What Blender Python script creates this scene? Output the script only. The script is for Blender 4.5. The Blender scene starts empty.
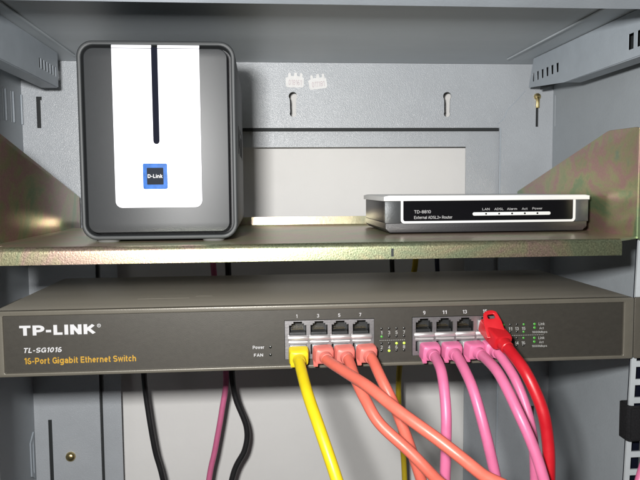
import bpy, bmesh, math, random
from mathutils import Vector, Matrix
random.seed(7)
SC = bpy.context.scene
COL = SC.collection
MM = 0.001                     # every length below is written in millimetres

# ------------------------------------------------------------------ camera, world, lamp, exposure
cam_d = bpy.data.cameras.new('camera'); cam = bpy.data.objects.new('camera', cam_d); COL.objects.link(cam)
cam_d.sensor_fit = 'HORIZONTAL'; cam_d.sensor_width = 36.0
cam_d.lens = 693.815 / 640 * 36.0
cam_d.clip_start = 0.01; cam_d.clip_end = 50
r_ = Vector((0.99627252, -0.08587953, -0.00810993)); u_ = Vector((0.01451497, 0.07422216, 0.99713609)); f_ = Vector((0.08503164, 0.993537, -0.07519203))
M = Matrix.Identity(4)
for i in range(3):
    M[i][0] = r_[i]; M[i][1] = u_[i]; M[i][2] = -f_[i]
M.translation = Vector((-43.413, -468.681, 123.553)) * MM
cam.matrix_world = M
SC.camera = cam

w = bpy.data.worlds.new('World'); SC.world = w; w.use_nodes = True
w.node_tree.nodes['Background'].inputs[0].default_value = (0.95, 0.95, 0.92, 1)
w.node_tree.nodes['Background'].inputs[1].default_value = 0.034

fl = bpy.data.lights.new('camera_flash', 'AREA'); fl.shape = 'RECTANGLE'; fl.size = 0.042; fl.size_y = 0.028
fl.energy = 5.85; fl.color = (1.0, 0.985, 0.96)
flash = bpy.data.objects.new('camera_flash', fl); COL.objects.link(flash)
flash.location = Vector((-96, -470, 171)) * MM
flash.rotation_euler = (Vector((0, 60, 90)) * MM - flash.location).to_track_quat('-Z', 'Y').to_euler()

SC.view_settings.view_transform = 'Standard'
SC.view_settings.look = 'None'
SC.view_settings.exposure = 0.0
SC.view_settings.gamma = 1.0

# ------------------------------------------------------------------ materials
def mat(name, col, rough=0.5, metal=0.0, spec=0.5, bump=0.0, bscale=900.0, var=0.0, vscale=60.0, stretch=(1, 1, 1), coat=0.0, trans=0.0, rvar=0.0, smudge=None):
    m = bpy.data.materials.new(name); m.use_nodes = True
    nt = m.node_tree; N = nt.nodes; L = nt.links
    b = N['Principled BSDF']
    b.inputs['Base Color'].default_value = (*col, 1)
    b.inputs['Roughness'].default_value = rough
    b.inputs['Metallic'].default_value = metal
    b.inputs['Specular IOR Level'].default_value = spec
    b.inputs['Coat Weight'].default_value = coat
    b.inputs['Coat Roughness'].default_value = 0.15
    b.inputs['Transmission Weight'].default_value = trans
    tc = N.new('ShaderNodeTexCoord'); mp = N.new('ShaderNodeMapping'); mp.inputs['Scale'].default_value = stretch
    L.new(tc.outputs['Object'], mp.inputs[0])
    if bump:
        n = N.new('ShaderNodeTexNoise'); n.inputs['Scale'].default_value = bscale; n.inputs['Detail'].default_value = 2
        L.new(mp.outputs[0], n.inputs['Vector'])
        bp = N.new('ShaderNodeBump'); bp.inputs['Strength'].default_value = bump; bp.inputs['Distance'].default_value = 0.0004
        L.new(n.outputs['Fac'], bp.inputs['Height']); L.new(bp.outputs[0], b.inputs['Normal'])
    if var or rvar:
        n2 = N.new('ShaderNodeTexNoise'); n2.inputs['Scale'].default_value = vscale; n2.inputs['Detail'].default_value = 6
        n2.inputs['Roughness'].default_value = 0.65
        L.new(mp.outputs[0], n2.inputs['Vector'])
        if var:
            mr = N.new('ShaderNodeMapRange'); mr.inputs['From Min'].default_value = 0.3; mr.inputs['From Max'].default_value = 0.7
            mr.inputs['To Min'].default_value = 1 - var; mr.inputs['To Max'].default_value = 1 + var
            L.new(n2.outputs['Fac'], mr.inputs['Value'])
            mx = N.new('ShaderNodeVectorMath'); mx.operation = 'SCALE'; mx.inputs[0].default_value = col
            L.new(mr.outputs[0], mx.inputs['Scale']); L.new(mx.outputs[0], b.inputs['Base Color'])
        if rvar:
            mq = N.new('ShaderNodeMapRange'); mq.inputs['From Min'].default_value = 0.3; mq.inputs['From Max'].default_value = 0.7
            mq.inputs['To Min'].default_value = max(0.05, rough - rvar); mq.inputs['To Max'].default_value = min(1, rough + rvar)
            L.new(n2.outputs['Fac'], mq.inputs['Value']); L.new(mq.outputs[0], b.inputs['Roughness'])
    return m

def glow(name, col, strength):
    m = mat(name, col, 0.4)
    b = m.node_tree.nodes['Principled BSDF']
    b.inputs['Emission Color'].default_value = (*col, 1); b.inputs['Emission Strength'].default_value = strength
    return m

def zinc(name, rough=0.34, bump=0.5, bscale=1500, metal=0.8, gain=1.0, speck=0.12, soft=False):
    """yellow chromated zinc: gold, olive, rose and green drifting into one another"""
    m = bpy.data.materials.new(name); m.use_nodes = True
    nt = m.node_tree; N = nt.nodes; L = nt.links; b = N['Principled BSDF']
    tc = N.new('ShaderNodeTexCoord'); mp = N.new('ShaderNodeMapping'); mp.inputs['Scale'].default_value = (1, 1, 1.3)
    mp.inputs['Rotation'].default_value = (0.5, 0.2, 0.3)
    L.new(tc.outputs['Object'], mp.inputs[0])
    n = N.new('ShaderNodeTexNoise'); n.inputs['Scale'].default_value = 11; n.inputs['Detail'].default_value = 5; n.inputs['Distortion'].default_value = 1.1
    n.inputs['Roughness'].default_value = 0.62
    L.new(mp.outputs[0], n.inputs['Vector'])
    cr = N.new('ShaderNodeValToRGB'); e = cr.color_ramp.elements
    pts = [(0.28, (0.30, 0.29, 0.15)), (0.40, (0.20, 0.28, 0.15)), (0.47, (0.33, 0.31, 0.17)), (0.54, (0.37, 0.22, 0.20)), (0.61, (0.31, 0.28, 0.16)), (0.72, (0.18, 0.26, 0.19))]
    if soft: pts = [(q, tuple(0.55 * v + 0.45 * a for v, a in zip(c, (0.30, 0.275, 0.20)))) for q, c in pts]
    e[0].position, e[0].color = pts[0][0], (*[c * gain for c in pts[0][1]], 1)
    e[1].position, e[1].color = pts[-1][0], (*[c * gain for c in pts[-1][1]], 1)
    for q, c in pts[1:-1]:
        x = e.new(q); x.color = (*[v * gain for v in c], 1)
    L.new(n.outputs['Fac'], cr.inputs[0])
    sp = N.new('ShaderNodeTexNoise'); sp.inputs['Scale'].default_value = 900; sp.inputs['Detail'].default_value = 3
    L.new(tc.outputs['Object'], sp.inputs['Vector'])
    mr = N.new('ShaderNodeMapRange'); mr.inputs['From Min'].default_value = 0.3; mr.inputs['From Max'].default_value = 0.7
    mr.inputs['To Min'].default_value = 1 - speck; mr.inputs['To Max'].default_value = 1 + speck
    L.new(sp.outputs['Fac'], mr.inputs['Value'])
    sc = N.new('ShaderNodeVectorMath'); sc.operation = 'SCALE'
    L.new(cr.outputs[0], sc.inputs[0]); L.new(mr.outputs[0], sc.inputs['Scale']); L.new(sc.outputs[0], b.inputs['Base Color'])
    b.inputs['Metallic'].default_value = metal; b.inputs['Roughness'].default_value = rough
    g = N.new('ShaderNodeTexNoise'); g.inputs['Scale'].default_value = bscale; g.inputs['Detail'].default_value = 2
    L.new(tc.outputs['Object'], g.inputs['Vector'])
    bp = N.new('ShaderNodeBump'); bp.inputs['Strength'].default_value = bump; bp.inputs['Distance'].default_value = 0.0004
    L.new(g.outputs['Fac'], bp.inputs['Height']); L.new(bp.outputs[0], b.inputs['Normal'])
    return m

MT = dict(
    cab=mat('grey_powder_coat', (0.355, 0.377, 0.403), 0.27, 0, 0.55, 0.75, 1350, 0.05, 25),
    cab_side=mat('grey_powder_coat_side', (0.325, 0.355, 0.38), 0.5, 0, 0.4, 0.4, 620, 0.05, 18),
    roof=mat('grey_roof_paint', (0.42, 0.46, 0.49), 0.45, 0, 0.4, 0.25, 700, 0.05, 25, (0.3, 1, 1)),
    rail=mat('rail_grey_paint', (0.34, 0.38, 0.42), 0.45, 0, 0.4, 0.25, 700, 0.06, 40),
    near_black=mat('near_black_matt', (0.022, 0.025, 0.026), 0.7, 0, 0.3),  # near-black for the ink mark and for added strips standing in for shade
    wall=mat('white_painted_wall', (0.67, 0.665, 0.655), 0.8, 0, 0.2, 0.3, 160, 0.03, 9),
    brass=mat('brass', (0.62, 0.50, 0.24), 0.3, 1.0),
    sticker=mat('sticker_paper', (0.66, 0.66, 0.66), 0.6, 0, 0.3, 0, 1, 0.08, 200),
    print_=mat('faded_print', (0.52, 0.46, 0.48), 0.7),
    zinc=zinc('yellow_zinc_plate', 0.33, 0.10, 300, 0.86, 1.15),
    zinc_lit=zinc('yellow_zinc_lit_bracket', 0.33, 0.10, 300, 0.76, 1.15, 0.06),  # lit copy of the plating, flash light on the right bracket put into it
    zinc_deck=zinc('yellow_zinc_tray', 0.29, 0.16, 260, 0.66, 1.3, 0.12, True),
    zinc_lip=zinc('yellow_zinc_edge', 0.38, 0.20, 1000, 0.88, 0.92, 0.32, True),
    nas_shell=mat('grey_anodised_shell', (0.030, 0.033, 0.035), 0.55, 0.15, 0.5, 0.06, 2600, 0.05, 120),
    nas_plate=mat('dark_grey_plate', (0.0150, 0.0170, 0.0190), 0.45, 0.16, 0.5, 0.06, 2600, 0.05, 140),
    nas_white=mat('silver_white_panel', (0.86, 0.86, 0.92), 0.3, 0.15, 0.5, 0.06, 1200, 0.02, 60),
    black=mat('matt_black_plastic', (0.008, 0.009, 0.012), 0.5, 0, 0.4, 0.15, 1500),
    slot=mat('dark_blue_slot', (0.003, 0.004, 0.010), 0.7, 0, 0.08),
    blue=mat('blue_badge_frame', (0.022, 0.10, 0.34), 0.6, 0.0, 0.25, 0, 1, 0.3, 150),
    badge=mat('badge_black', (0.010, 0.013, 0.02), 0.7, 0, 0.15),
    letter_w=mat('white_lettering', (0.42, 0.42, 0.43), 0.6),
    letter_dim=mat('white_small_lettering', (0.30, 0.30, 0.29), 0.6),
    letter_y=mat('orange_lettering', (0.34, 0.190, 0.008), 0.6),
    letter_k=mat('dark_lettering', (0.004, 0.004, 0.005), 0.7, 0, 0.2),
    rubber=mat('grey_foot_rubber', (0.10, 0.10, 0.10), 0.6),
    rt_white=mat('glossy_white_plastic', (0.62, 0.63, 0.63), 0.3, 0, 0.5, 0.03, 800),
    rt_black=mat('gloss_black_window', (0.004, 0.004, 0.005), 0.14, 0, 0.5),
    rt_body=mat('black_router_body', (0.012, 0.012, 0.014), 0.45, 0, 0.5, 0.2, 1600),
    rt_cap=mat('dark_silver_cap', (0.060, 0.065, 0.068), 0.42, 0.4, 0.5, 0.25, 1800, 0.1, 300),
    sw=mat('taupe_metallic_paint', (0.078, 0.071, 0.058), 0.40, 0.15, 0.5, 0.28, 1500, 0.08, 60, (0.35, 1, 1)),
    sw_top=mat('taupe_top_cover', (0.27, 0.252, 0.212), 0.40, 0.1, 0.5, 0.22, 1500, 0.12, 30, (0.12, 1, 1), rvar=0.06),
    sw_rim=mat('taupe_bezel_rim', (0.115, 0.106, 0.086), 0.36, 0.2, 0.5, 0.15, 1500, 0.06, 60),
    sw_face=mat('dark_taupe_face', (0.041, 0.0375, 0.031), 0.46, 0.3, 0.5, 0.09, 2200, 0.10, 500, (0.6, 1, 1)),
    shield=mat('jack_shield_metal', (0.40, 0.39, 0.40), 0.32, 0.9, 0.5, 0.12, 700, 0.12, 300),
    scratch=mat('bare_scratch', (0.24, 0.225, 0.19), 0.4, 0.3),
    lip=mat('bright_spring_lip', (0.60, 0.58, 0.58), 0.36, 0.75, 0.5, 0.05, 500),
    jack=mat('jack_black', (0.012, 0.013, 0.014), 0.4, 0, 0.5),
    contact=mat('gold_contact', (0.55, 0.42, 0.18), 0.3, 1),
    clear=mat('clear_plug_plastic', (0.36, 0.36, 0.37), 0.12, 0, 0.6),
    led_off=mat('led_dark', (0.010, 0.011, 0.010), 0.25),
    led_g=glow('led_green', (0.05, 0.26, 0.03), 0.12),
    led_y=glow('led_lime', (0.45, 0.75, 0.06), 0.7),
    post=mat('galvanised_post', (0.44, 0.47, 0.49), 0.4, 0.2, 0.5, 0.2, 900, 0.06, 60),
    velcro=mat('black_hook_tape', (0.010, 0.010, 0.011), 0.95, 0, 0.15, 1.0, 900, 0.4, 900),
)
def jacket(name, col, rough=0.40):
    return mat(name, col, rough, 0, 0.45, 0.22, 170, 0.09, 55, rvar=0.08)
MT.update(
    yellow=jacket('yellow_jacket', (0.56, 0.43, 0.008)), salmon=jacket('salmon_jacket', (0.56, 0.118, 0.082)),
    pink=jacket('pink_jacket', (0.52, 0.125, 0.245)), red=jacket('red_jacket', (0.40, 0.007, 0.014)),
    salmon_boot=jacket('salmon_boot', (0.56, 0.150, 0.125), 0.42), pink_boot=jacket('pink_boot', (0.52, 0.130, 0.255), 0.42),
    yellow_boot=jacket('yellow_boot', (0.60, 0.47, 0.014), 0.42), red_boot=jacket('red_boot', (0.44, 0.010, 0.016), 0.40),
    black_cable=jacket('black_jacket', (0.012, 0.012, 0.013), 0.4), olive_cable=jacket('dull_yellow_jacket', (0.42, 0.31, 0.012)),
    brown_cable=jacket('brick_jacket', (0.20, 0.06, 0.03)), blue_cable=jacket('dark_blue_jacket', (0.012, 0.016, 0.05)),
)

# ------------------------------------------------------------------ helpers
OFF = {}
def thing(name, label, cat, loc=(0, 0, 0), group=None):
    o = bpy.data.objects.new(name, None); COL.objects.link(o)
    o.empty_display_size = 0.02
    o.location = Vector(loc) * MM; OFF[o.name] = Vector(loc)
    o['label'] = label; o['category'] = cat
    if group: o['group'] = group
    return o

def obj(name, bm, m, parent=None, smooth=True, label=None, angle=35):
    """one mesh object; bm is in world millimetres, the mesh sits at its thing's base"""
    bmesh.ops.remove_doubles(bm, verts=bm.verts, dist=1e-4)
    bmesh.ops.recalc_face_normals(bm, faces=bm.faces)
    off = OFF[parent.name] if parent else Vector((0, 0, 0))
    bmesh.ops.translate(bm, verts=bm.verts, vec=-off)
    bmesh.ops.scale(bm, verts=bm.verts, vec=(MM, MM, MM))
    me = bpy.data.meshes.new(name); bm.to_mesh(me); bm.free()
    me.materials.append(MT[m] if isinstance(m, str) else m)
    o = bpy.data.objects.new(name, me); COL.objects.link(o)
    if parent: o.parent = parent
    OFF[o.name] = off
    if smooth:
        me.shade_smooth() if hasattr(me, 'shade_smooth') else None
        try: me.set_sharp_from_angle(angle=math.radians(angle))
        except Exception: pass
    else:
        for p in me.polygons: p.use_smooth = False
    if label: o['label'] = label
    return o

def B(): return bmesh.new()

def box(bm, x0, x1, y0, y1, z0, z1, bev=0.0, seg=2):
    t = bmesh.new()
    bmesh.ops.create_cube(t, size=1)
    for v in t.verts:
        v.co = Vector(((x0 + x1) / 2 + v.co.x * (x1 - x0), (y0 + y1) / 2 + v.co.y * (y1 - y0), (z0 + z1) / 2 + v.co.z * (z1 - z0)))
    if bev: bmesh.ops.bevel(t, geom=t.edges[:], offset=bev, segments=seg, affect='EDGES', profile=0.5)
    me = bpy.data.meshes.new('t'); t.to_mesh(me); t.free(); bm.from_mesh(me); bpy.data.meshes.remove(me)
    return bm

PLANE = {'XZ': lambda a, b, c: Vector((a, -c, b)), 'YZ': lambda a, b, c: Vector((c, a, b)), 'XY': lambda a, b, c: Vector((a, b, c))}

def curve_mesh(cu):
    o = bpy.data.objects.new('t', cu); COL.objects.link(o)
    dg = bpy.context.evaluated_depsgraph_get(); dg.update()
    me = bpy.data.meshes.new_from_object(o.evaluated_get(dg))
    bpy.data.objects.remove(o); bpy.data.curves.remove(cu)
    return me

def plate(bm, plane, outer, holes, d0, d1, bev=0.0):
    """flat sheet with cut-outs; outline in the plane, from depth d0 to d1 along the plane's own axis"""
    cu = bpy.data.curves.new('t', 'CURVE'); cu.dimensions = '2D'; cu.fill_mode = 'BOTH'
    cu.extrude = abs(d1 - d0) / 2 - bev
    if bev: cu.bevel_depth = bev; cu.bevel_resolution = 2; cu.offset = -bev
    for poly in [outer] + list(holes):
        s = cu.splines.new('POLY'); s.points.add(len(poly) - 1); s.use_cyclic_u = True
        for p, q in zip(s.points, poly): p.co = (q[0], q[1], 0, 1)
    me = curve_mesh(cu)
    t = bmesh.new(); t.from_mesh(me); bpy.data.meshes.remove(me)
    mid = (d0 + d1) / 2
    f = PLANE[plane]
    for v in t.verts:
        q = f(*v.co)
        if plane == 'XZ': q.y += mid
        elif plane == 'YZ': q.x += mid
        else: q.z += mid
        v.co = q
    me = bpy.data.meshes.new('t'); t.to_mesh(me); t.free(); bm.from_mesh(me); bpy.data.meshes.remove(me)
    return bm

def rect(a0, a1, b0, b1): return [(a0, b0), (a1, b0), (a1, b1), (a0, b1)]
def rrect(a0, a1, b0, b1, r, n=6, corners=(1, 1, 1, 1)):
    out = []
    for k, (cx, cy, s) in enumerate(((a0 + r, b0 + r, 180), (a1 - r, b0 + r, 270), (a1 - r, b1 - r, 0), (a0 + r, b1 - r, 90))):
        if corners[k]:
            for i in range(n + 1):
                t = math.radians(s + 90 * i / n); out.append((cx + r * math.cos(t), cy + r * math.sin(t)))
        else: out.append(((a0, b0), (a1, b0), (a1, b1), (a0, b1))[k])
    return out

def EL(cx, cy, rx, ry, a0, a1, n=14):
    return [(cx + rx * math.cos(math.radians(a0 + (a1 - a0) * i / n)), cy + ry * math.sin(math.radians(a0 + (a1 - a0) * i / n))) for i in range(n + 1)]
def glyph(c, h):
    """centre lines of a plain grotesque letter: cap height 10, x-height 7.4, stroke half width h -> (strokes, width)"""
    T = 10 - h; X = 7.4 - h; q = X / 2 + h / 2; ry = (X - h) / 2
    st = lambda x, t=10: [(x, 0), (x, t)]
    if c == ' ': return [], 2.2
    if c == '-': return [[(0.2, 4), (3.6, 4)]], 3.8
    if c == '+': return [[(0, 4), (5.6, 4)], [(2.8, 1.2), (2.8, 6.8)]], 5.6
    if c == 'A': return [[(h * .7, 0), (3.8, 9.7), (7.6 - h * .7, 0)], [(1.8, 3.1), (5.8, 3.1)]], 7.6
    if c == 'D': return [st(h), [(h, T), (3.2, T)] + EL(3.2, 5, 3.9, 5 - h, 85, -85) + [(3.2, h), (h, h)]], 7.4
    if c == 'E': return [st(h), [(h, T), (6.4, T)], [(h, 5.1), (6, 5.1)], [(h, h), (6.6, h)]], 6.6
    if c == 'F': return [st(h), [(h, T), (6.2, T)], [(h, 5), (5.4, 5)]], 6.2
    if c == 'G': return [EL(4.2, 5, 4.2 - h, 5 - h, 38, 322, 22) + [(7.5, 1.7), (7.5, 4.7), (4.4, 4.7)]], 7.9
    if c == 'I': return [st(h)], 2 * h
    if c == 'K': return [st(h), [(6.4, 10 - h * .6), (h, 3.6)], [(2.9, 5.6), (6.8, h * .6)]], 7.2
    if c == 'L': return [st(h), [(h, h), (5.8, h)]], 5.8
    if c == 'M': return [st(h), [(h, 9.4), (4.3, 0.8), (8.6 - h, 9.4)], st(8.6 - h)], 8.6
    if c == 'N': return [st(h), [(h, 9.6), (7.4 - h, .4)], st(7.4 - h)], 7.4
    if c in 'PR':
        m = 4.3; r = (T - m) / 2
        g = [st(h), [(h, T), (3.8, T)] + EL(3.8, T - r, 3.0 - h * .3, r, 85, -85, 10) + [(3.8, m), (h, m)]]
        if c == 'R': g.append([(3.7, m), (6.8, 0)])
        return g, 7.0
    if c in 'Ss':
        t = T if c == 'S' else X; k = 1 if c == 'S' else .82; r = (t - h) / 4
        return [EL(3.5 * k, t - r, 2.9 * k, r, 25, 270, 12) + EL(3.5 * k, h + r, 2.9 * k, r, 90, -155, 12)], 6.9 * k
    if c == 'T': return [[(0, T), (7.2, T)], [(3.6, 0), (3.6, T)]], 7.2
    if c == 'a': return [EL(2.9, X - 2, 2.2, 2, 160, 0, 8) + [(5.1, 0)], [(5.1, 4.2), (2.6, 3.9)] + EL(2.5, (3.9 + h) / 2, 2.5 - h, (3.9 - h) / 2, 90, 270, 8) + [(3.2, h), (5.0, 1.8)]], 5.1 + h
    if c == 'b': return [st(h), EL(h + 2.4, q, 2.5, ry, 0, 360, 18)], 5.2 + 2 * h
    if c == 'c': return [EL(3.1, q, 3.1 - h, ry, 42, 318, 16)], 5.6
    if c == 'd': return [EL(h + 2.4, q, 2.5, ry, 0, 360, 18), st(5.1 + h)], 5.2 + 2 * h
    if c == 'e': return [[(h, q), (6 - h, q)], EL(3, q, 3 - h, ry, 0, 318, 18)], 6
    if c == 'g': return [EL(h + 2.4, q, 2.5, ry, 0, 360, 18), [(5.1 + h, 7.4), (5.1 + h, -.6)] + EL(h + 2.5, -.6, 2.6, 2.2 - h, 0, -150, 9)], 5.2 + 2 * h
    if c in 'hn': return [st(h, 10 if c == 'h' else 7.4), [(h, 4)] + EL(h + 2.2, X - 2.2, 2.2, 2.2, 170, 0, 10) + [(h + 4.4, 0)]], 4.4 + 2 * h
    if c == 'i': return [st(h, 7.4), [(h, 8.7), (h, 10)]], 2 * h
    if c == 'k': return [st(h), [(5, 7.3), (h, 2.7)], [(2.4, 4.4), (5.4, 0)]], 5.4
    if c == 'l': return [st(h)], 2 * h
    if c == 'm': return [st(h, 7.4), [(h, 4)] + EL(h + 1.9, X - 1.9, 1.9, 1.9, 170, 0, 10) + [(h + 3.8, 0)], [(h + 3.8, 4)] + EL(h + 5.7, X - 1.9, 1.9, 1.9, 170, 0, 10) + [(h + 7.6, 0)]], 7.6 + 2 * h
    if c == 'o': return [EL(3.1, q, 3.1 - h, ry, 0, 360, 20)], 6.2
    if c == 'p': return [[(h, -2.6), (h, 7.4)], EL(h + 2.4, q, 2.5, ry, 0, 360, 18)], 5.2 + 2 * h
    if c == 'r': return [st(h, 7.4), [(h, 4)] + EL(h + 2.2, X - 2.4, 2.2, 2.4, 175, 80, 7)], 3.2 + h
    if c == 't': return [[(1.3, 9.4), (1.3, 1.8)] + EL(2.7, 1.8, 1.4, 1.8 - h, 190, 270, 6) + [(3.4, h)], [(0, X), (3.3, X)]], 3.4
    if c == 'u': return [[(h, 7.4)] + EL(h + 2.2, h + 2.2, 2.2, 2.2, 180, 340, 9) + [(h + 4.4, 3)], st(h + 4.4, 7.4)], 4.4 + 2 * h
    if c == 'w': return [[(h * .7, 7.4), (2.2, h), (4.3, 7.4 - h), (6.4, h), (8.6 - h * .7, 7.4)]], 8.6
    if c == 'x': return [[(.4, 7.4), (5, 0)], [(5, 7.4), (.4, 0)]], 5.4
    if c == '0': return [EL(3.2, 5, 3.2 - h, 5 - h, 0, 360, 22)], 6.4
    if c == '1': return [st(2.9), [(2.9, 9.6), (0.5, 7.6)]], 2.9 + h
    if c == '2': return [EL(3.1, 7 - h * .2, 2.9 - h * .3, 2.8 - h * .6, 165, -35, 10) + [(h * .9, h), (6.2, h)]], 6.3
    if c == '3': r = (T - h) / 4; return [EL(2.9, T - r, 2.7, r, 155, -90, 11) + EL(2.9, h + r, 3.0, r, 90, -155, 11)], 6.1
    if c == '4': return [st(4.6), [(4.6, 9.6), (.6, 2.6), (6.4, 2.6)]], 6.4
    if c == '5': return [[(5.8, T), (1.4, T), (.9, 5.1)] + EL(3, 3.3 + h * .2, 2.9 - h * .2, 3.1 - h * .8, 140, -155, 13)], 6.1
    if c == '6': return [EL(3.3, 5, 3.3 - h, 5 - h, 58, 180, 10) + EL(3.3, 2.9, 3.3 - h, 2.9 - h * .9, 180, 520, 18)], 6.4
    if c == '7': return [[(0, T), (5.6, T), (2.2, 0)]], 6.0
    if c == '8': r = (T - h) / 4; return [EL(3.2, T - r, 2.6, r, -90, 270, 18), EL(3.2, h + r, 3.2 - h, r, 90, 450, 18)], 6.4
    if c == '9': return [EL(3.1, 5, 3.3 - h, 5 - h, -122, 0, 10) + EL(3.1, 6.9, 3.3 - h, 3.2 - h, 0, 340, 18)], 6.4
    return [st(h)], 2 * h

def text(bm, s, a0, a1, b0, b1, plane, d, bold=0.0, shear=0.0, thick=0.12, space=1.5):
    """lettering fitted to a box of the plane and standing thick mm proud of depth d"""
    h = 0.62 + bold; polys = []; x = 0
    for c in s:
        strokes, wd = glyph(c, h)
        for k, L_ in enumerate(strokes):
            pts = [Vector((p[0] + x, p[1])) for p in L_]
            pts = [p for i, p in enumerate(pts) if i == 0 or (p - pts[i - 1]).length > 1e-4]
            closed = (pts[0] - pts[-1]).length < 1e-3 and len(pts) > 3
            if closed: pts = pts[:-1]
            n = len(pts); lf = []; rg = []
            for i, p in enumerate(pts):
                pa = pts[i - 1] if (i or closed) else None; pb = pts[(i + 1) % n] if (i < n - 1 or closed) else None
                d0 = (p - pa).normalized() if pa is not None else None; d1 = (pb - p).normalized() if pb is not None else None
                if d0 is None: d0 = d1
                if d1 is None: d1 = d0
                n0 = Vector((-d0.y, d0.x)); n1 = Vector((-d1.y, d1.x)); m = (n0 + n1)
                m = m.normalized() if m.length > 1e-3 else n0
                m = m * (h / max(0.45, m.dot(n0)))
                lf.append(p + m); rg.append(p - m)
            polys.append((lf, rg, closed, k))
        x += wd + space
    P = [q for l, r, *_ in polys for q in l + r]
    P = [Vector((q.x + shear * q.y, q.y)) for q in P]
    x0, x1, y0, y1 = min(q.x for q in P), max(q.x for q in P), min(q.y for q in P), max(q.y for q in P)
    f = PLANE[plane]
    def put(q, c):
        v = f(a0 + (q.x + shear * q.y - x0) / (x1 - x0) * (a1 - a0), b0 + (q.y - y0) / (y1 - y0) * (b1 - b0), c)
        if plane == 'XZ': v.y += d
        elif plane == 'YZ': v.x += d
        else: v.z += d
        return bm.verts.new(v)
    for l, r, closed, k in polys:
        t = thick + 0.012 * k
        A = [(put(a, t), put(b_, t), put(b_, -0.02), put(a, -0.02)) for a, b_ in zip(l, r)]
        n = len(A)
        for i in range(n if closed else n - 1):
            u, v = A[i], A[(i + 1) % n]
            for e in range(4): bm.faces.new((u[e], u[(e + 1) % 4], v[(e + 1) % 4], v[e]))
        if not closed: bm.faces.new(A[0]); bm.faces.new(A[-1][::-1])
    return bm

def spline(pts, n=10):
    P = [Vector(p) for p in pts]; out = []
    Q = [P[0] * 2 - P[1]] + P + [P[-1] * 2 - P[-2]]
    for i in range(1, len(Q) - 2):
        p0, p1, p2, p3 = Q[i - 1:i + 3]
        for k in range(n):
            t = k / n
            out.append(0.5 * ((2 * p1) + (p2 - p0) * t + (2 * p0 - 5 * p1 + 4 * p2 - p3) * t * t + (3 * p1 - p0 - 3 * p2 + p3) * t ** 3))
    out.append(P[-1]); return out

def loft(bm, secs, up=Vector((0, 0, 1)), seg=24):
    """secs: (point, half width, half height, exponent); closed superellipse sections along the line of the points"""
    rings = []; n = len(secs)
    for i, (p, hw, hh, ex) in enumerate(secs):
        p = Vector(p)
        a = Vector(secs[max(0, i - 1)][0]); b = Vector(secs[min(n - 1, i + 1)][0]); d = (b - a)
        if d.length < 1e-6: d = Vector(secs[-1][0]) - Vector(secs[0][0])
        d.normalize()
        s = d.cross(up).normalized(); t = s.cross(d).normalized()
        ring = []
        for k in range(seg):
            th = 2 * math.pi * k / seg; c, q = math.cos(th), math.sin(th)
            x = math.copysign(abs(c) ** (2 / ex), c) * hw; y = math.copysign(abs(q) ** (2 / ex), q) * hh
            ring.append(bm.verts.new(p + s * x + t * y))
        rings.append(ring)
    for r0, r1 in zip(rings, rings[1:]):
        for k in range(seg):
            bm.faces.new((r0[k], r0[(k + 1) % seg], r1[(k + 1) % seg], r1[k]))
    bm.faces.new(rings[0]); bm.faces.new(rings[-1][::-1])
    return bm

def tube(bm, pts, r, seg=16, n=10):
    P = spline(pts, n); rings = []
    d = (P[1] - P[0]).normalized(); s = d.cross(Vector((0.3, 0.2, 1))).normalized()
    for i, p in enumerate(P):
        d = (P[min(i + 1, len(P) - 1)] - P[max(i - 1, 0)]).normalized()
        s = (s - d * s.dot(d)).normalized(); t = d.cross(s)
        rings.append([bm.verts.new(p + s * (r * math.cos(2 * math.pi * k / seg)) + t * (r * math.sin(2 * math.pi * k / seg))) for k in range(seg)])
    for r0, r1 in zip(rings, rings[1:]):
        for k in range(seg): bm.faces.new((r0[k], r0[(k + 1) % seg], r1[(k + 1) % seg], r1[k]))
    bm.faces.new(rings[0]); bm.faces.new(rings[-1][::-1])
    return bm

def lathe_y(bm, cx, cz, prof, seg=20):
    """round part whose axis points at the viewer: prof = (radius, y)"""
    rings = [[bm.verts.new((cx + r * math.cos(2 * math.pi * k / seg), y, cz + r * math.sin(2 * math.pi * k / seg))) for k in range(seg)] for r, y in prof]
    for r0, r1 in zip(rings, rings[1:]):
        for k in range(seg): bm.faces.new((r0[k], r0[(k + 1) % seg], r1[(k + 1) % seg], r1[k]))
    bm.faces.new(rings[0]); bm.faces.new(rings[-1][::-1])
    return bm

# ------------------------------------------------------------------ the wall behind and the cabinet
ZB = -360
b = B(); box(b, -900, 900, 268, 290, ZB - 200, 700)
wall = obj('wall', b, 'wall'); wall['kind'] = 'structure'

cab = thing('rack_cabinet', 'open grey steel rack cabinet round the shelf and the network switch', 'cabinet', (0, 0, ZB))

def keyhole(cx, zt, zb, r=4.3, w=3.1):
    zc = zt - r; out = []
    for i in range(13):
        t = math.radians(-35 + 250 * i / 12); out.append((cx + r * math.cos(t), zc + r * math.sin(t)))
    zw = (zt + zb) / 2 - 4
    out += [(cx - w, zc - r - 1), (cx - w, zw + 2)]
    # lower lobe
    for i in range(7):
        t = math.radians(150 + 120 * i / 6 * 1.0); out.append((cx + (r - .9) * math.cos(t), zb + r + (r - .9) * math.sin(t)))
    for i in range(1, 7):
        t = math.radians(270 + 120 * i / 6); out.append((cx + (r - .9) * math.cos(t), zb + r + (r - .9) * math.sin(t)))
    out += [(cx + w, zw + 2), (cx + w, zc - r - 1)]
    return out
RX0, RX1 = -274, 262
holes = [rect(-209, 205, -330, 184),
         keyhole(-9, 220, 194), keyhole(149.5, 220.5, 194),
         [(-260.2, 184), (-256.2, 184), (-256.2, 211), (-254.8, 211), (-254.8, 214.5), (-260.2, 214.5)], rect(-260.6, -256.8, -240, -108.5), rect(243.6, 246.4, 185, 213), rect(243, 246.6, -240, -112)]
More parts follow.
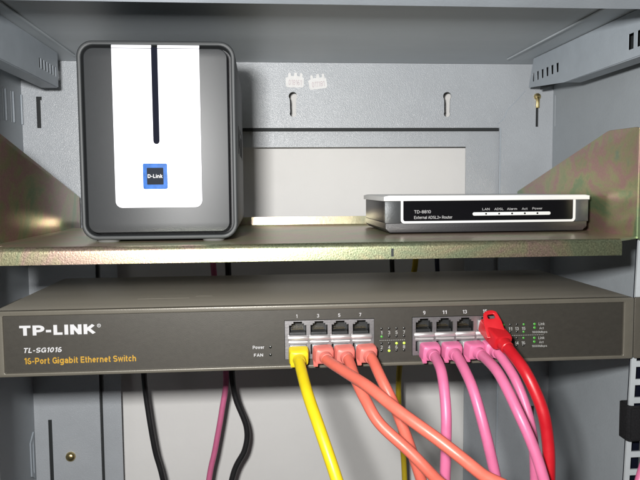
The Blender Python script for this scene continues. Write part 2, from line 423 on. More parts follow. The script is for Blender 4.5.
b = B(); plate(b, 'XZ', rect(RX0, RX1, ZB, 249), holes, 239, 240.5)
rear = obj('rear_panel', b, 'cab', cab, smooth=False)
b = B(); plate(b, 'XZ', rect(-214, 210, -345, 189), [rect(-189, 171.5, -320, 165)], 246, 247.4)
obj('rear_frame', b, 'cab', cab, smooth=False)
b = B(); box(b, -208.6, 204.6, 240.8, 246, 180.9, 183.8); box(b, -208.8, -207.4, 241.5, 245, -329, 180.2)
obj('dark_gap_strip', b, 'near_black', cab, smooth=False)  # black strip added in place of the dark gap round the opening

b = B(); box(b, 205.2, 206.6, 238.2, 239, -329, 184, 0.3); obj('opening_bead', b, 'rail', cab)
b = B(); plate(b, 'YZ', rect(-53, 239, ZB, 256), [rect(y - 1.3, y + 1.3, 187, 216) for y in (189, 209)], -275.5, -274)
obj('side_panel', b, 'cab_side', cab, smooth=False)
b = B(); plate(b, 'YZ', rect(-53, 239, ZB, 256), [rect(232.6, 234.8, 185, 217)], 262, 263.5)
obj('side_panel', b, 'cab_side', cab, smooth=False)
for x0, x1 in ((-276.5, -275.6), (263.6, 264.5)):
    b = B(); box(b, x0, x1, 150, 245, 180, 222); obj('slot_dark_sheet', b, 'near_black', cab, smooth=False)  # added dark sheet, gives the side slots their shaded depth
# pressed louvre ribs beside the slots
for y in (193, 213, 235.5):
    b = B(); box(b, -273.9, -272.2, y - 0.8, y + 1.0, 187, 216, 0.5); obj('louvre_rib', b, 'rail', cab)
# roof sheet, its folds and the front header
b = B(); box(b, RX0, RX1, -53, 239, 249.2, 251)
box(b, -216, -213, 0, 208, 247.6, 249.1, 0.6); box(b, 200.5, 203, 0, 208, 247.6, 249.1, 0.6)
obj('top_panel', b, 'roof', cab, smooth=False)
b = B(); plate(b, 'YZ', [(-53, 231), (-120, 245), (-120, 262), (-118.5, 262), (-118.5, 246.4), (-52.6, 232.6)], [], -300, 290); box(b, -300, 290, -54, -52.8, 232.8, 249.1)
obj('front_header', b, 'rail', cab)
# guide rails under the roof
for x0, x1, z0, z1 in ((-263, -252, 180, 218), (-264, -253, -245, -104), (240, 250, 180, 220), (239, 250, -245, -108)):
    b = B(); box(b, x0, x1, 243, 244, z0, z1); obj('slot_dark_sheet', b, 'near_black', cab, smooth=False)  # added dark sheet hiding the pale wall, so the rear slots look shaded
def guide(sx):
    xw = 227 * sx
    if sx > 0:
        out = [(-50, 216), (135, 215), (217, 222), (205, 248.5), (-50, 248.5)]
    else:
        out = [(-50, 217.5), (196, 217.5), (197, 248.8), (-50, 248.8)]
    hs = []
    for k in range(6):
        y = (147 + k * 11.2) if sx > 0 else (142 + k * 8.6)
        hs.append([(y, 226.2), (y + 4.6, 226.2), (y + (5.6 if sx > 0 else 4.2), 234.6), (y, 234.6)])
    for k in range(5): hs.append(rect(-27.6 + k * 11.9, -20.2 + k * 11.9, 222, 233.5))
    b = B(); plate(b, 'YZ', out, hs, xw - 0.25, xw + 0.25)
    lo, hi = sorted((xw + 0.9 * sx, xw + 15 * sx))
    zb = 215 if sx > 0 else 217
    box(b, lo, hi, -50, 135 if sx > 0 else 196, zb, zb + 1.4)
    obj('guide_rail', b, 'rail', cab, smooth=False)
    lo, hi = sorted((xw + 9 * sx, xw + 10 * sx))
    b = B(); box(b, lo, hi, -48, 210, 219, 240); obj('rail_dark_sheet', b, 'near_black', cab, smooth=False)  # dark sheet added behind the rail slots as their shade
guide(1); guide(-1)
# perforated front posts
for sx in (-1, 1):
    hs = []
    z = -338
    while z < 225:
        if not (80 < z < 165): hs.append(rect(*(sorted((225 * sx, 233.5 * sx))), z, z + 9.2))
        z += 13.4
    b = B(); plate(b, 'XZ', rect(*sorted((221.3 * sx, 247 * sx)), ZB, 231), hs, 2.2, 4)
    lo, hi = sorted((245.4 * sx, 247 * sx)); box(b, lo, hi, 4, 34, ZB, 231)
    for v in b.verts: v.co.x += (0.034 if sx > 0 else 0) * (v.co.z + 8)
    obj('mounting_post', b, 'post', cab, smooth=False)
    lo, hi = sorted((224 * sx, 235 * sx)); b = B(); box(b, lo, hi, 9, 10, ZB, 225)
    for v in b.verts: v.co.x += (0.034 if sx > 0 else 0) * (v.co.z + 8)
    obj('post_hole_sheet', b, 'slot', cab, smooth=False)  # dark sheet added behind the post holes
# screws
b = B(); lathe_y(b, -239.5, -147.5, [(5.0, 239), (4.9, 237.6), (4.2, 236.2), (2.8, 235.2), (1.2, 234.8)])
obj('brass_screw', b, 'brass', cab)
b = B(); lathe_y(b, 244.8, 216, [(3.6, 239), (3.5, 237.6), (2.8, 236.6), (1.2, 236.2)]); box(b, 243.2, 246.6, 236, 239, 204, 216, 0.8)
obj('brass_screw', b, 'brass', cab)
# lower left tab in the corner fold
b = B(); plate(b, 'YZ', [(222, -126), (232, -118), (232, -166), (222, -160)], [[(225, -128), (229.5, -125), (229.5, -160), (225, -156)]], -273.9, -272.6)
obj('corner_tab', b, 'rail', cab, smooth=False)
b = B(); tube(b, [(232, 238.9, 222), (222, 238.9, 211), (214, 238.9, 203), (209, 238.9, 193), (203, 238.9, 188)], 0.35, 6); obj('scratch', b, 'rail', rear)
# torn price stickers on the rear panel
def sticker(cx, cz, rot, s):
    pts = []
    base = [(-9, -6), (-7.5, -7.2), (8, -7), (9.3, -5), (9, 2.5), (7.6, 3.2), (7.4, 7), (5.4, 7.4), (5, 4), (2.2, 4), (2, 7.6), (-0.6, 7.6), (-1, 4), (-4, 4), (-4.4, 7), (-6.6, 7), (-7, 3), (-9.4, 2)]
    c, q = math.cos(rot), math.sin(rot)
    pts = [(cx + (x * c - y * q), cz + (x * q + y * c)) for x, y in base]
    b = B(); plate(b, 'XZ', pts, [], 238.5, 238.9)
    st = obj('price_sticker', b, 'sticker', rear, smooth=False)
    b = B(); text(b, s, cx - 6.2, cx + 6.8, cz - 5, cz + 0.5, 'XZ', 238.5, 0.1)
    bmesh.ops.rotate(b, verts=b.verts, cent=(cx, 238.5, cz), matrix=Matrix.Rotation(-rot, 3, 'Y'))
    obj('printed_digits', b, 'print_', rear, smooth=False)
sticker(-7, 231.5, -0.03, '018161'); sticker(16, 230, 0.12, '011181')

# ------------------------------------------------------------------ cantilever shelf
sh = thing('rack_shelf', 'yellow zinc plated steel shelf with triangular end brackets above the network switch', 'shelf', (0, 80, 77))
def arc(cy, cz, r, a0, a1, n=6): return [(cy + r * math.cos(math.radians(a0 + (a1 - a0) * i / n)), cz + r * math.sin(math.radians(a0 + (a1 - a0) * i / n))) for i in range(n + 1)]
T = 1.6
prof = [(-29.4, 77.4)] + arc(-26.0, 84.4, 3.4, 180, 90) + [(190, 87.8)] + [(194.8, 88.6), (195.6, 96)] + [(197.2, 96), (197.0, 86.6), (190, 86.2)] + arc(-26.0, 84.4, 1.8, 90, 180) + [(-27.8, 77.4)]
prof[1] = (-29.4, 84.4)
b = B(); plate(b, 'YZ', prof, [], -208, 195)
plate(b, 'XY', [(195, -27), (199, -22), (218.2, -6), (218.2, 196), (195, 196)], [], 86.2, 87.8)
plate(b, 'XY', [(-208, -10), (-208, 196), (-218.2, 196), (-218.2, -6)], [], 86.2, 87.8)
deck = obj('shelf_tray', b, 'zinc_deck', sh, angle=30)
b = B()
pl = [(-29.9, 77.3)] + [(-29.9, 84.4)] + arc(-26.0, 84.4, 3.9, 180, 100) + arc(-26.0, 84.4, 3.42, 100, 180) + [(-29.42, 77.3)]
plate(b, 'YZ', pl, [], -208, 194.6)
obj('rolled_front_edge', b, 'zinc_lip', sh, angle=30)
for sx in (-1, 1):
    b = B()
    if sx > 0: out = [(-6, 86.2), (-6, 163), (-1, 164), (36, 164.6), (40, 164), (222, 118.2), (222, 88), (220, 86.2)]
    else: out = [(-6, 86.2), (-6, 163), (-1, 164), (13, 164.3), (225, 116.4), (225, 88), (223, 86.2)]
    lo, hi = sorted((218.4 * sx, 220 * sx))
    plate(b, 'YZ', out, [], lo, hi, 0.3)
    # bent-out mounting ear
    lo, hi = sorted((220 * sx, 243 * sx))
    plate(b, 'XZ', rrect(lo, hi, 84, 162.6, 3), [rrect(*sorted((226 * sx, 234 * sx)), 95, 101, 2.9), rrect(*sorted((226 * sx, 234 * sx)), 146, 152, 2.9)], -6.4, -4.8, 0.3)
    loft(b, [((219.4 * sx, -5.2, 86.5), 1.5, 1.5, 2), ((219.4 * sx, -5.2, 162.6), 1.5, 1.5, 2)], Vector((0, 1, 0)), 12)
    obj('end_bracket', b, 'zinc_lit' if sx > 0 else 'zinc', sh, angle=30)
b = B(); box(b, 40, 41.6, -30.1, -29.8, 79, 84.2, 0.05); obj('ink_mark', b, 'near_black', deck, smooth=False)

# ------------------------------------------------------------------ network storage box
nz = 88.0; nx = -110.8; ny = 7.0
nas = thing('storage_box', 'upright dark grey storage box with bright silver front panel on the zinc shelf', 'network storage', (nx, ny + 85, nz))
def NX(x): return nx + x
def NZ(z): return nz + 1.5 + z
b = B()
plate(b, 'XZ', rrect(NX(-52), NX(52), NZ(0), NZ(132), 10.5, 8), [rrect(NX(-49), NX(49), NZ(3), NZ(129), 8, 8)], ny, ny + 176, 1.1)
plate(b, 'XZ', rrect(NX(-50.5), NX(50.5), NZ(1.5), NZ(130.5), 9, 8), [], ny + 174, ny + 175.5)
obj('case', b, 'nas_shell', nas, angle=40)
b = B(); plate(b, 'XZ', rrect(NX(-49.6), NX(49.6), NZ(2.4), NZ(129.6), 8, 8), [], ny + 13, ny + 14)
obj('shadow_gap', b, 'black', nas, smooth=False)
b = B(); plate(b, 'XZ', rrect(NX(-47.4), NX(46.7), NZ(4.9), NZ(127.2), 6.4, 8), [], ny - 0.3, ny + 12.9, 0.6)
fp = obj('front_plate', b, 'nas_plate', nas, angle=40)
b = B()
TOPZ = NZ(126.6)
o = rrect(NX(-28.9), NX(28.4), NZ(21.6), TOPZ, 4.5, 6, (1, 1, 0, 0))
slot_l, slot_r, zs = NX(-3.1), NX(1.0), NZ(66)
o = o[:-2] + [(NX(28.4), TOPZ), (slot_r, TOPZ)] + [( (slot_l + slot_r) / 2 + 2.05 * math.cos(math.radians(a)), zs + 2.05 * math.sin(math.radians(a))) for a in range(0, -181, -30)] + [(slot_l, TOPZ), (NX(-28.9), TOPZ)]
plate(b, 'XZ', o, [], ny - 1.5, ny - 0.32, 0.3)
obj('silver_panel', b, 'nas_white', nas, angle=40)
for q0, q1 in ((NX(-28.9), slot_l), (slot_r, NX(28.4))):
    b = B(); plate(b, 'YZ', [(ny - 1.3, TOPZ + 0.35), (ny - 0.6, NZ(129.0)), (ny + 4, NZ(129.8)), (ny + 4, TOPZ + 0.35)], [], q0, q1)
    obj('panel_top', b, 'nas_white', nas, smooth=False)
b = B(); box(b, slot_l - 0.3, slot_r + 0.3, ny - 0.55, ny - 0.28, zs - 2.4, NZ(127.6))
obj('light_slot', b, 'slot', nas, smooth=False)
bx = NX(-2.3); bz = NZ(42.6)
b = B(); plate(b, 'XZ', rrect(bx - 8.1, bx + 8.1, bz - 8.6, bz + 8.6, 1.2, 4), [], ny - 2.3, ny - 1.45, 0.25)
bd = obj('badge', b, 'blue', nas, angle=40)
b = B(); plate(b, 'XZ', rrect(bx - 5.4, bx + 5.4, bz - 5.6, bz + 5.6, 0.4, 3), [], ny - 2.5, ny - 2.28, 0.05)
obj('badge_face', b, 'badge', bd, smooth=False)
b = B(); text(b, 'D-Link', bx - 4.9, bx + 4.9, bz - 1.3, bz + 1.3, 'XZ', ny - 2.5, 0.35)
obj('lettering', b, 'letter_w', bd, smooth=False)
b = B(); text(b, 'D-Link', ny + 42, ny + 142, NZ(58), NZ(80), 'YZ', NX(52), 0.7, 0, 0.15)
obj('side_lettering', b, 'letter_k', nas, smooth=False)
for fx, fy in ((-36, 8), (35, 8), (-36, 160), (35, 160)):
    b = B(); loft(b, [((NX(fx), ny + fy, nz - 0.1), 7, 5.5, 2.6), ((NX(fx), ny + fy, NZ(0.4)), 8.2, 6.5, 2.6)], Vector((0, 1, 0)), 20)
    obj('foot', b, 'rubber', nas)

# ------------------------------------------------------------------ modem router
ry = 48.0; rz = 88.0
rt = thing('modem_router', 'slim black and white modem router lying on the right of the zinc shelf', 'router', (130, 98, rz))
b = B(); plate(b, 'XZ', [(54, rz + 1), (205, rz + 1), (208.6, rz + 4), (208.6, rz + 8.4), (50.6, rz + 8.4), (50.6, rz + 4)], [], ry + 1.0, ry + 101, 0.4)
box(b, 50.8, 208.2, ry + 2.2, ry + 100, rz + 8.2, rz + 25.2, 0.8)
body = obj('body', b, 'rt_body', rt)
b = B(); plate(b, 'XZ', [(49.2, rz + 25.0), (209.8, rz + 24.8), (209.8, rz + 28.0), (206, rz + 28.6), (53, rz + 29.2), (49.2, rz + 28.4)], [], ry - 0.8, ry + 102, 0.5)
obj('top_cover', b, 'rt_white', rt)
for x0, x1 in ((49.9, 62.0), (198.8, 209.2)):
    b = B(); box(b, x0, x1, ry - 0.2, ry + 3.0, rz + 8.0, rz + 25.0, 0.7)
    obj('end_cap', b, 'rt_cap', rt)
b = B(); plate(b, 'XZ', rrect(62.2, 198.6, rz + 8.0, rz + 25.6, 2.6, 6, (1, 1, 0, 0)), [rrect(64.0, 196.8, rz + 9.7, rz + 25.0, 1.6, 6, (1, 1, 0, 0))], ry - 0.6, ry + 2.4, 0.15)
obj('white_trim', b, 'rt_white', rt, angle=40)
b = B(); box(b, 64.1, 196.7, ry - 0.1, ry + 2.2, rz + 9.8, rz + 24.9)
win = obj('front_window', b, 'rt_black', rt, smooth=False)
b = B(); plate(b, 'XZ', rrect(117.6, 178.8, rz + 13.4, rz + 15.9, 1.2, 6), [], ry - 0.5, ry - 0.05, 0.1)
lb = obj('light_bar', b, 'rt_white', rt)
for x in (128.0, 138.2, 148.4, 158.4, 168.4):
    b = B(); lathe_y(b, x, rz + 14.7, [(0.75, ry - 0.45), (0.75, ry - 0.6), (0.3, ry - 0.66)], 12)
    obj('indicator', b, 'led_off', lb)
b = B(); text(b, 'TD-8810', 72.4, 85.2, rz + 15.6, rz + 17.9, 'XZ', ry - 0.1, -0.12)
text(b, 'External ADSL2+ Router', 72.4, 101.8, rz + 11.3, rz + 13.7, 'XZ', ry - 0.1, -0.12)
obj('lettering', b, 'letter_w', win, smooth=False)
b = B()
for s, x, hw in (('LAN', 128, 2.8), ('ADSL', 138.2, 3.6), ('Alarm', 148.4, 3.9), ('Act', 158.4, 2.2), ('Power', 168.4, 3.9)):
    text(b, s, x - hw, x + hw, rz + 17.4, rz + 19.2, 'XZ', ry - 0.1, -0.12)
obj('light_lettering', b, 'letter_w', win, smooth=False)

# ------------------------------------------------------------------ network switch
sw = thing('network_switch', 'wide dark taupe sixteen port network switch screwed across the rack below the shelf', 'network switch', (0, 85, 0))
D = 168.6
b = B(); box(b, -219.6, 219.6, 3.2, D, 42.6, 44, 0.3)
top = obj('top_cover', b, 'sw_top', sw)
b = B(); box(b, -219.4, 219.4, 3.2, D - 0.4, 0.2, 1.4); box(b, -219.4, -218, 3.2, D - 0.4, 1.4, 42.5); box(b, 218, 219.4, 3.2, D - 0.4, 1.4, 42.5); box(b, -218, 218, D - 1.8, D - 0.4, 1.4, 42.5)
obj('chassis', b, 'sw', sw, smooth=False)
b = B(); plate(b, 'XZ', rrect(-220.2, 220.2, 0, 44.1, 1.4, 4), [rrect(-213.4, 213, 2.4, 40.8, 0.8, 3)], -1.6, 3.1, 0.6)
obj('front_bezel', b, 'sw_rim', sw, angle=40)
P1 = (-28.2, 33.8, 6.2, 33.4); P2 = (60.2, 122.6, 6.4, 33.6)
b = B(); plate(b, 'XZ', rect(-213.6, 213.2, 2.2, 41), [rect(*P1), rect(*P2)], 0, 1.2)
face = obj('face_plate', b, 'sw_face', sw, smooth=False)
PITCH = 14.6
def jack_out(x0, zlo, flip):
    w, h, s1, s2 = 11.8, 7.0, 2.9, 5.3
    pts = [(x0, 0), (x0 + w, 0), (x0 + w, h), (x0 + w - 1.6, h), (x0 + w - 1.6, h + 1.2), (x0 + w - s1, h + 1.2), (x0 + w - s1, h + 2.5), (x0 + s1, h + 2.5), (x0 + s1, h + 1.2), (x0 + 1.6, h + 1.2), (x0 + 1.6, h), (x0, h)]
    if flip: return [(x, zlo - z) for x, z in pts][::-1]
    return [(x, zlo + z) for x, z in pts]
for blk, X0 in ((P1, -25.0), (P2, 62.8)):
    hs = []
    for k in range(4):
        hs.append(jack_out(X0 + k * PITCH, 22.9, False)); hs.append(jack_out(X0 + k * PITCH, 16.6, True))
    b = B(); plate(b, 'XZ', rect(blk[0] + 0.3, blk[1] - 0.3, blk[2] + 0.3, blk[3] - 0.3), hs, -0.7, 0.9)
    pb = obj('port_block', b, 'shield', sw, angle=40)
    # rolled spring lips between the two rows
    for k in range(4):
        b = B(); x0 = X0 + k * PITCH - 1.0
        loft(b, [((x0, -1.0, 21.1), 0.8, 1.5, 2), ((x0 + 0.8, -1.3, 21.1), 1.0, 1.75, 2), ((x0 + 13.2, -1.3, 21.1), 1.0, 1.75, 2), ((x0 + 14.0, -1.0, 21.1), 0.8, 1.5, 2)], Vector((0, 0, 1)), 14)
        loft(b, [((x0 + 0.6, -0.9, 18.2), 0.7, 0.9, 2), ((x0 + 13.4, -0.9, 18.2), 0.7, 0.9, 2)], Vector((0, 0, 1)), 12)
        obj('spring_lip', b, 'lip', pb)
    for k in range(4):
        for up in (True, False):
            x0 = X0 + k * PITCH
            z0, z1 = (22.7, 32.6) if up else (6.9, 16.8)
            b = B()
            box(b, x0 - 0.2, x0 + 12.0, 11, 12, z0, z1); box(b, x0 - 0.6, x0 - 0.1, 0.9, 12, z0, z1); box(b, x0 + 11.9, x0 + 12.4, 0.9, 12, z0, z1)
            box(b, x0 - 0.1, x0 + 11.9, 0.9, 11, z0 - 0.4, z0); box(b, x0 - 0.1, x0 + 11.9, 0.9, 11, z1, z1 + 0.4)
            box(b, x0 + 0.6, x0 + 11.2, 2.6, 11, z0 + 0.05, z0 + 1.6) if up else None
            obj('jack', b, 'jack', pb, smooth=False)
            if up:
                b = B()
                for q in range(8):
                    xx = x0 + 2.2 + q * 1.02
                    box(b, xx, xx + 0.35, 4.5, 10.9, z0 + 3.2, z0 + 3.5)
                obj('contacts', b, 'contact', pb, smooth=False)
# printing on the face
b = B(); text(b, 'TP-LINK', -203.4, -154.2, 27.3, 34.2, 'XZ', 0, 0.58, 0, 0.12, 1.3); obj('brand_lettering', b, 'letter_w', face, smooth=False)
b = B(); plate(b, 'XZ', [(-151.9 + 1.25 * math.cos(t * .5236), 33 + 1.25 * math.sin(t * .5236)) for t in range(12)], [[(-151.9 + 0.95 * math.cos(t * .5236), 33 + 0.95 * math.sin(t * .5236)) for t in range(12)]], -0.12, 0)
text(b, 'R', -152.4, -151.4, 32.4, 33.6, 'XZ', 0); obj('registered_mark', b, 'letter_w', face, smooth=False)
b = B(); text(b, 'TL-SG1016', -201.0, -176.6, 15.7, 19.2, 'XZ', 0, 0.28, 0.22); obj('model_lettering', b, 'letter_w', face, smooth=False)
b = B(); text(b, '16-Port Gigabit Ethernet Switch', -201.0, -128.2, 6.9, 12.5, 'XZ', 0, 0.34, 0, 0.12, 1.3); obj('orange_lettering', b, 'letter_y', face, smooth=False)
b = B()
for k, s in enumerate(('1', '3', '5', '7')):
    text(b, s, -19.7 + k * 14.6 - (0.4 if s == '1' else 0.75), -19.7 + k * 14.6 + (0.4 if s == '1' else 0.75), 34.9, 37.3, 'XZ', 0, 0.1)
for k, s in enumerate(('9', '11', '13', '15')):
    hw = 0.8 if s == '9' else 1.5
    text(b, s, 68.9 + k * 14.4 - hw, 68.9 + k * 14.4 + hw, 35.2, 37.7, 'XZ', 0, 0.1)
obj('port_numbers', b, 'letter_w', face, smooth=False)
b = B(); text(b, 'Power', -49.9, -42.2, 13.9, 16.4, 'XZ', 0, 0.15); text(b, 'FAN', -49.2, -43.0, 8.8, 11.2, 'XZ', 0, 0.15); obj('status_lettering', b, 'letter_w', face, smooth=False)
b = B()
LX1 = (38.9, 44.2, 49.4, 54.7); LX2 = (125.6, 130.5, 135.3, 140.1)
for k in range(4):
    hw = 0.45 if k == 0 else 0.75
    text(b, ('1', '3', '5', '7')[k], LX1[k] - hw, LX1[k] + hw, 21.9, 24.3, 'XZ', 0, 0.1)
    text(b, ('2', '4', '6', '8')[k], LX1[k] - 0.75, LX1[k] + 0.75, 11.7, 14.1, 'XZ', 0, 0.1)
    hw = 0.75 if k == 0 else 1.3
    text(b, ('9', '11', '13', '15')[k], LX2[k] - hw, LX2[k] + hw, 22.4, 24.6, 'XZ', 0, 0.1)
    text(b, ('10', '12', '14', '16')[k], LX2[k] - 1.3, LX2[k] + 1.3, 12.2, 14.4, 'XZ', 0, 0.1)
obj('light_numbers', b, 'letter_dim', face, smooth=False); b = B()
for i in range(14): box(b, 37.6 + i * 1.3, 38.3 + i * 1.3, -0.12, 0.05, 17.6, 17.9)
for i in range(24): box(b, 124 + i * 1.3, 124.7 + i * 1.3, -0.12, 0.05, 18.6, 18.9)
obj('dashed_line', b, 'letter_dim', face, smooth=False); b = B()
for z in (26.4, 16.4):
    text(b, 'Link', 151.0, 155.4, z - 0.9, z + 1.1, 'XZ', 0, 0.05); text(b, 'Act', 151.6, 154.8, z - 3.8, z - 1.9, 'XZ', 0, 0.05)
    text(b, '1000Mbps', 146.4, 157.4, z - 6.8, z - 4.9, 'XZ', 0, 0.05)
obj('speed_lettering', b, 'letter_dim', face, smooth=False)
def led(x, z, m, r=0.85):
    b = B(); lathe_y(b, x, z, [(r, 0.3), (r, -0.25), (r * 0.5, -0.5)], 12); obj('indicator', b, m, face)
for k in range(4):
    led(LX1[k], 25.9, 'led_off'); led(LX1[k], 20.4, 'led_g' if k == 0 else 'led_off'); led(LX1[k], 15.5, 'led_y' if k > 1 else 'led_off'); led(LX1[k], 10.4, 'led_y' if k == 1 else 'led_off')
    led(LX2[k], 26.5, 'led_g' if k in (0, 3) else 'led_off', 0.75); led(LX2[k], 21.2, 'led_g' if k == 3 else 'led_off', 0.75); led(LX2[k], 16.8, 'led_g' if k == 3 else 'led_off', 0.75); led(LX2[k], 11.4, 'led_off', 0.75)
for z in (26.5, 23.9, 16.6, 13.9): led(148.0, z, 'led_g', 0.9)
led(-37.9, 15.2, 'led_off', 0.95); led(-37.9, 9.8, 'led_off', 0.95)
# rack ears
for sx in (-1, 1):
    lo, hi = sorted((220.9 * sx, 243 * sx))
    b = B(); plate(b, 'XZ', rrect(lo, hi, 0, 44, 1.5), [rrect(*sorted((229 * sx, 238 * sx)), 5, 11, 2.9), rrect(*sorted((229 * sx, 238 * sx)), 33, 39, 2.9)], -1.2, 1.0, 0.3)
    lo, hi = sorted((220.2 * sx, 221.6 * sx)); box(b, lo, hi, 3.3, 60, 0.5, 43.4)
    obj('rack_ear', b, 'sw', sw)
# faint scratches in the paint of the top cover
for (x0, x1, y) in ((-48, 2, 6.5), (-133, -96, 40), (-92, -80, 47)):
    b = B(); tube(b, [(x0, y, 43.98), (x0 * .6 + x1 * .4, y + .4, 43.99), (x1, y - .2, 43.98)], 0.13, 6); obj('scratch', b, 'scratch', top, smooth=False)

# ------------------------------------------------------------------ patch cables in front
def patch(label, jack_x, pts, jm, bm_, r=3.15, upper=False, cat='cable', group='patch cables plugged into the switch'):
    zc = 11.9
    t = thing('patch_cable', label, cat, (jack_x, 0, zc), group)
    s = Vector((jack_x, 0, zc)); e = Vector(pts[0]); d = (e - s)
    b = B(); box(b, jack_x - 5.7, jack_x + 5.7, -5.0, 8.5, 8.2, 16.2, 0.5); box(b, jack_x - 3, jack_x + 3, -2.6, 6, 7.2, 8.1, 0.2)
    obj('plug', b, 'clear', t)
    dn = d.normalized()
    b = B()
    p = lambda k: s + d * k
    loft(b, [(p(0.26), 6.1, 4.5, 7), (p(0.28), 6.7, 5.8, 7), (p(0.6), 6.7, 5.7, 7), (p(0.76), 6.2, 5.3, 5), (p(0.82), 5.2, 4.7, 3), (p(0.84), 4.4, 4.2, 2.2), (p(1.0), 4.2, 4.1, 2), (p(1.12), 4.0, 3.9, 2), (p(1.14), 3.4, 3.4, 2)])
    # latch guard fin below the boot
    q = s + Vector((-3.4, 0, -5.2))
    loft(b, [((q.x, -4.5, q.z + 0.6), 2.0, 1.0, 4), ((q.x - 0.4, -8, q.z - 0.6), 1.9, 0.9, 4), ((q.x - 0.8, -12, q.z - 2.4), 1.5, 0.7, 4)])
    obj('boot', b, bm_, t)
    start = e - dn * 1.5
    b = B(); tube(b, [tuple(start)] + [tuple(e + dn * 4)] + [tuple(v) for v in pts[1:]], r * 1.08)
    obj('jacket', b, jm, t)
    return t
jx1 = [-25.0 + 5.9 + k * PITCH for k in range(4)]; jx2 = [62.8 + 5.9 + k * PITCH for k in range(4)]
def down(pts, dx=4, dy=4):
    x, y, z = pts[-1]; return pts + [(x + dx, y + dy, -170), (x + dx * 1.5, y + dy * 2, -300)]
patch('yellow patch cable hanging straight down from the first lower port', jx1[0], down([(-18.9, -14, 8.2), (-15.4, -44, -5.7), (-9.5, -62, -22), (-1, -76, -47.3), (7.2, -80, -76)], 20, 0), 'yellow', 'yellow_boot', 3.4)
patch('salmon cable plugged in beside the yellow one, crossing in front of other salmon cables', jx1[1] + 0.8, down([(-0.9, -14, 9.6), (9.7, -40, 6.4), (20.3, -62, 3.4), (34.6, -82, -5.4), (54.6, -98, -18), (74.4, -108, -33), (104.3, -112, -59)], 40, 10), 'salmon', 'salmon_boot', 3.3)
patch('middle salmon patch cable, crossed over by the salmon cable on its left', jx1[2] + 1.0, down([(13.2, -14, 9.2), (16, -36, 0.6), (20.3, -50, -8.9), (27.4, -60, -20.4), (43.8, -70, -34.7), (58.1, -76, -49.4), (80.8, -80, -73.8)], 40, 10), 'salmon', 'salmon_boot', 3.3)
patch('salmon cable in the last port of the left block, dropping steeply behind the other two', jx1[3] + 1.2, down([(28.9, -14, 9.4), (32.9, -32, 0.3), (40.1, -42, -16), (47.7, -46, -37), (56.1, -46, -62.2), (66, -46, -96)], 14, 0), 'salmon', 'salmon_boot', 3.3)
patch('pink patch cable nearest the salmon ones, hanging almost straight down', jx2[0] + 2.0, down([(72.2, -14, 9.4), (72.6, -34, 2.2), (72.1, -46, -17.2), (71.2, -50, -37.8), (70.7, -50, -59.8), (70.2, -50, -88)], 0, 0), 'pink', 'pink_boot', 3.2)
patch('second pink patch cable from the left in the right port block, slanting right', jx2[1] + 2.6, down([(87.4, -14, 9.4), (90.4, -40, -4), (94.7, -52, -27), (101.4, -56, -58.6), (107.9, -56, -93.5)], 12, 0), 'pink', 'pink_boot', 3.2)
patch('third pink cable from the left, curving over the pink one beside the red cable', jx2[2] + 3.0, down([(104.3, -14, 9.6), (107.8, -42, 3.2), (113.1, -62, -15.4), (119.7, -70, -34.4), (125.2, -74, -53.9), (132.3, -76, -81.5)], 20, 0), 'pink', 'pink_boot', 3.2)
patch('rightmost pink patch cable, partly hidden under the red cable', jx2[3] + 2.2, down([(116.0, -14, 10.4), (121.2, -34, -2), (125.6, -44, -19.7), (128.6, -48, -38.9), (130.3, -48, -63.3), (130.7, -48, -92)], 0, 0), 'pink', 'pink_boot', 3.0)

# the red cable in the upper row, with a looped latch guard on its boot
rc = thing('patch_cable', "thick red patch cable in the upper row of the switch, with looped latch guard", 'cable', (112.6, 0, 27), 'patch cables plugged into the switch')
b = B(); box(b, 106.9, 118.3, -3, 8.5, 23.2, 30.4, 0.4); obj('plug', b, 'clear', rc)
S0 = Vector((112.8, -2, 27.5)); E0 = Vector((117.6, -27, 17.6)); dd = E0 - S0
b = B()
p = lambda k: S0 + dd * k
loft(b, [(p(0.0), 5.9, 4.6, 7), (p(0.05), 6.3, 5.0, 7), (p(0.55), 6.6, 5.2, 7), (p(0.80), 6.5, 5.2, 7), (p(0.86), 6.1, 4.8, 6), (p(0.87), 4.7, 4.5, 2.4), (p(1.08), 4.5, 4.4, 2), (p(1.10), 3.9, 3.9, 2)])
obj('boot', b, 'red_boot', rc)
b = B()
ou = [(-6.6, -9), (6.6, -9), (6.2, 2), (5.2, 7)] + [(4.9 * math.cos(math.radians(a)), 8.2 + 3.2 * math.sin(math.radians(a))) for a in range(0, 181, 15)] + [(-5.2, 7), (-6.2, 2)]
ho = rrect(-2.3, 2.6, 4.8, 8.4, 1.2, 4)
plate(b, 'XZ', ou, [ho], -1.0, 1.0, 0.45)
bmesh.ops.transform(b, matrix=Matrix.Translation((113.6, -13.5, 29.0)) @ Matrix.Rotation(math.radians(-10), 4, 'Z') @ Matrix.Rotation(math.radians(-38), 4, 'X') @ Matrix.Rotation(math.radians(-10), 4, 'Y'), verts=b.verts)
obj('latch_guard', b, 'red_boot', rc)
b = B(); tube(b, down([tuple(p(0.98)), tuple(p(1.25)), (122.9, -50, 4.9), (130, -58, -15.4), (133.4, -60, -36.5), (134.4, -60, -58.4), (135.1, -58, -87.3)], 0, 0), 3.85)
obj('jacket', b, 'red', rc)

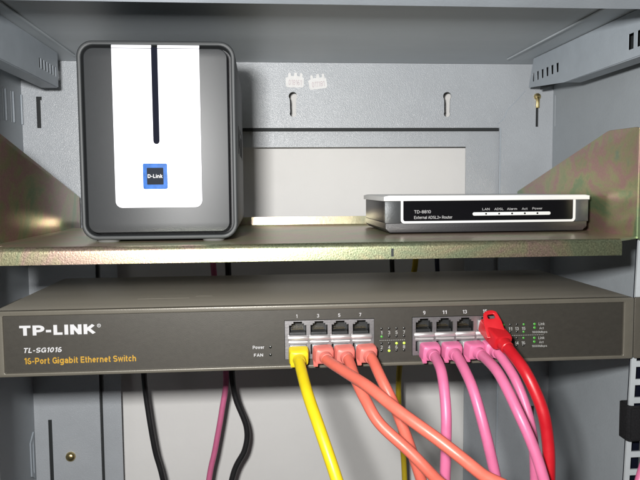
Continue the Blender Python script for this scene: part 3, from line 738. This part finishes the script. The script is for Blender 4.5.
# ------------------------------------------------------------------ cables hanging behind the switch
def rear_cable(label, pts, m, r, lower=True):
    x, y, z = pts[0]
    t = thing('rear_cable', label, 'cable', pts[-1], 'cables hanging behind the switch')
    b = B(); tube(b, pts, r, 14); obj('jacket', b, m, t)
    return t
def overshelf(x, xs): # leaves a device's back, drops over the rear flange of the shelf
    return [(xs, 186, 104), (xs + (x - xs) * 0.3, 197, 103), (x, 207, 96), (x, 212, 80), (x, 215, 45)]
rear_cable('black cable curving down left of the pink one, below the printed end of the switch', [(-160, 169, 20), (-160, 186, 19), (-160, 208, 4), (-160, 215, -25), (-159.9, 215, -61), (-156.9, 215, -94), (-151.2, 215, -135), (-144.1, 215, -166), (-130, 215, -250), (-128, 215, -320)], 'black_cable', 2.7)
rear_cable('thin pink cable hanging behind the switch beside a black one', overshelf(-90, -96) + [(-84, 215, -10), (-79.9, 215, -63.5), (-84.4, 215, -97), (-92.1, 215, -137.5), (-98.7, 215, -168), (-110, 215, -250), (-112, 215, -320)], 'pink', 2.9)
rear_cable('black cable bowing to the right beside the thin pink one', overshelf(-75.8, -80) + [(-74, 217, -10), (-73.9, 217, -63.7), (-70.4, 217, -87), (-60.4, 217, -116), (-62.3, 217, -138.7), (-75.8, 217, -169), (-88, 217, -250), (-86, 217, -320)], 'black_cable', 3.0)
rear_cable('dull yellow cable hanging behind the switch and the salmon cables', [(108, 150, 104), (109, 185, 103), (110.5, 204, 96), (111, 212, 80), (110.9, 215, 45), (102, 215, 0), (95.6, 217, -58.7), (94.6, 217, -93), (97.7, 217, -135), (100.9, 217, -177), (104, 217, -320)], 'olive_cable', 2.9)
rear_cable('black cable just left of the dull yellow one, in the gap above the switch', [(88, 150, 104), (88, 185, 103), (87.5, 204, 96), (87.4, 212, 80), (87.4, 215, 48), (87.6, 206, 26), (88, 186, 20), (88, 169, 20)], 'black_cable', 2.4)
rear_cable('dark cable in the gap above the switch, right of the dull yellow one', [(130, 150, 104), (131, 185, 103), (133, 204, 96), (133.4, 212, 80), (133.4, 215, 48), (133.6, 206, 26), (134, 186, 20), (134, 169, 20)], 'blue_cable', 2.3)

# ------------------------------------------------------------------ hook tape round the right post, and the cable it holds
vt = thing('cable_strap', 'black hook and loop strap wrapped round the perforated post at the right', 'strap', (226, 0, -47))
b = B()
plate(b, 'XY', rrect(216.6, 248, -4, 10.5, 3, 5), [rrect(218.2, 246.4, -2.6, 9.2, 2, 5)], -60, -34, 0.4)
obj('band', b, 'velcro', vt)
b = B(); plate(b, 'XZ', rrect(218.2, 236, -58.5, -35.5, 1.5), [], -5.6, -4.1, 0.3); obj('band_end', b, 'velcro', vt)
ct = thing('patch_cable', 'short stretch of pink cable entering at the lower right beside the perforated post', 'cable', (240, -20, -60), 'patch cables plugged into the switch')
b = B(); tube(b, [(252, -12, -44), (236, -16, -55), (223, -20, -64), (214, -27, -74), (209.5, -30, -90), (207, -30, -140), (208, -28, -300)], 3.0); obj('jacket', b, 'pink', ct)
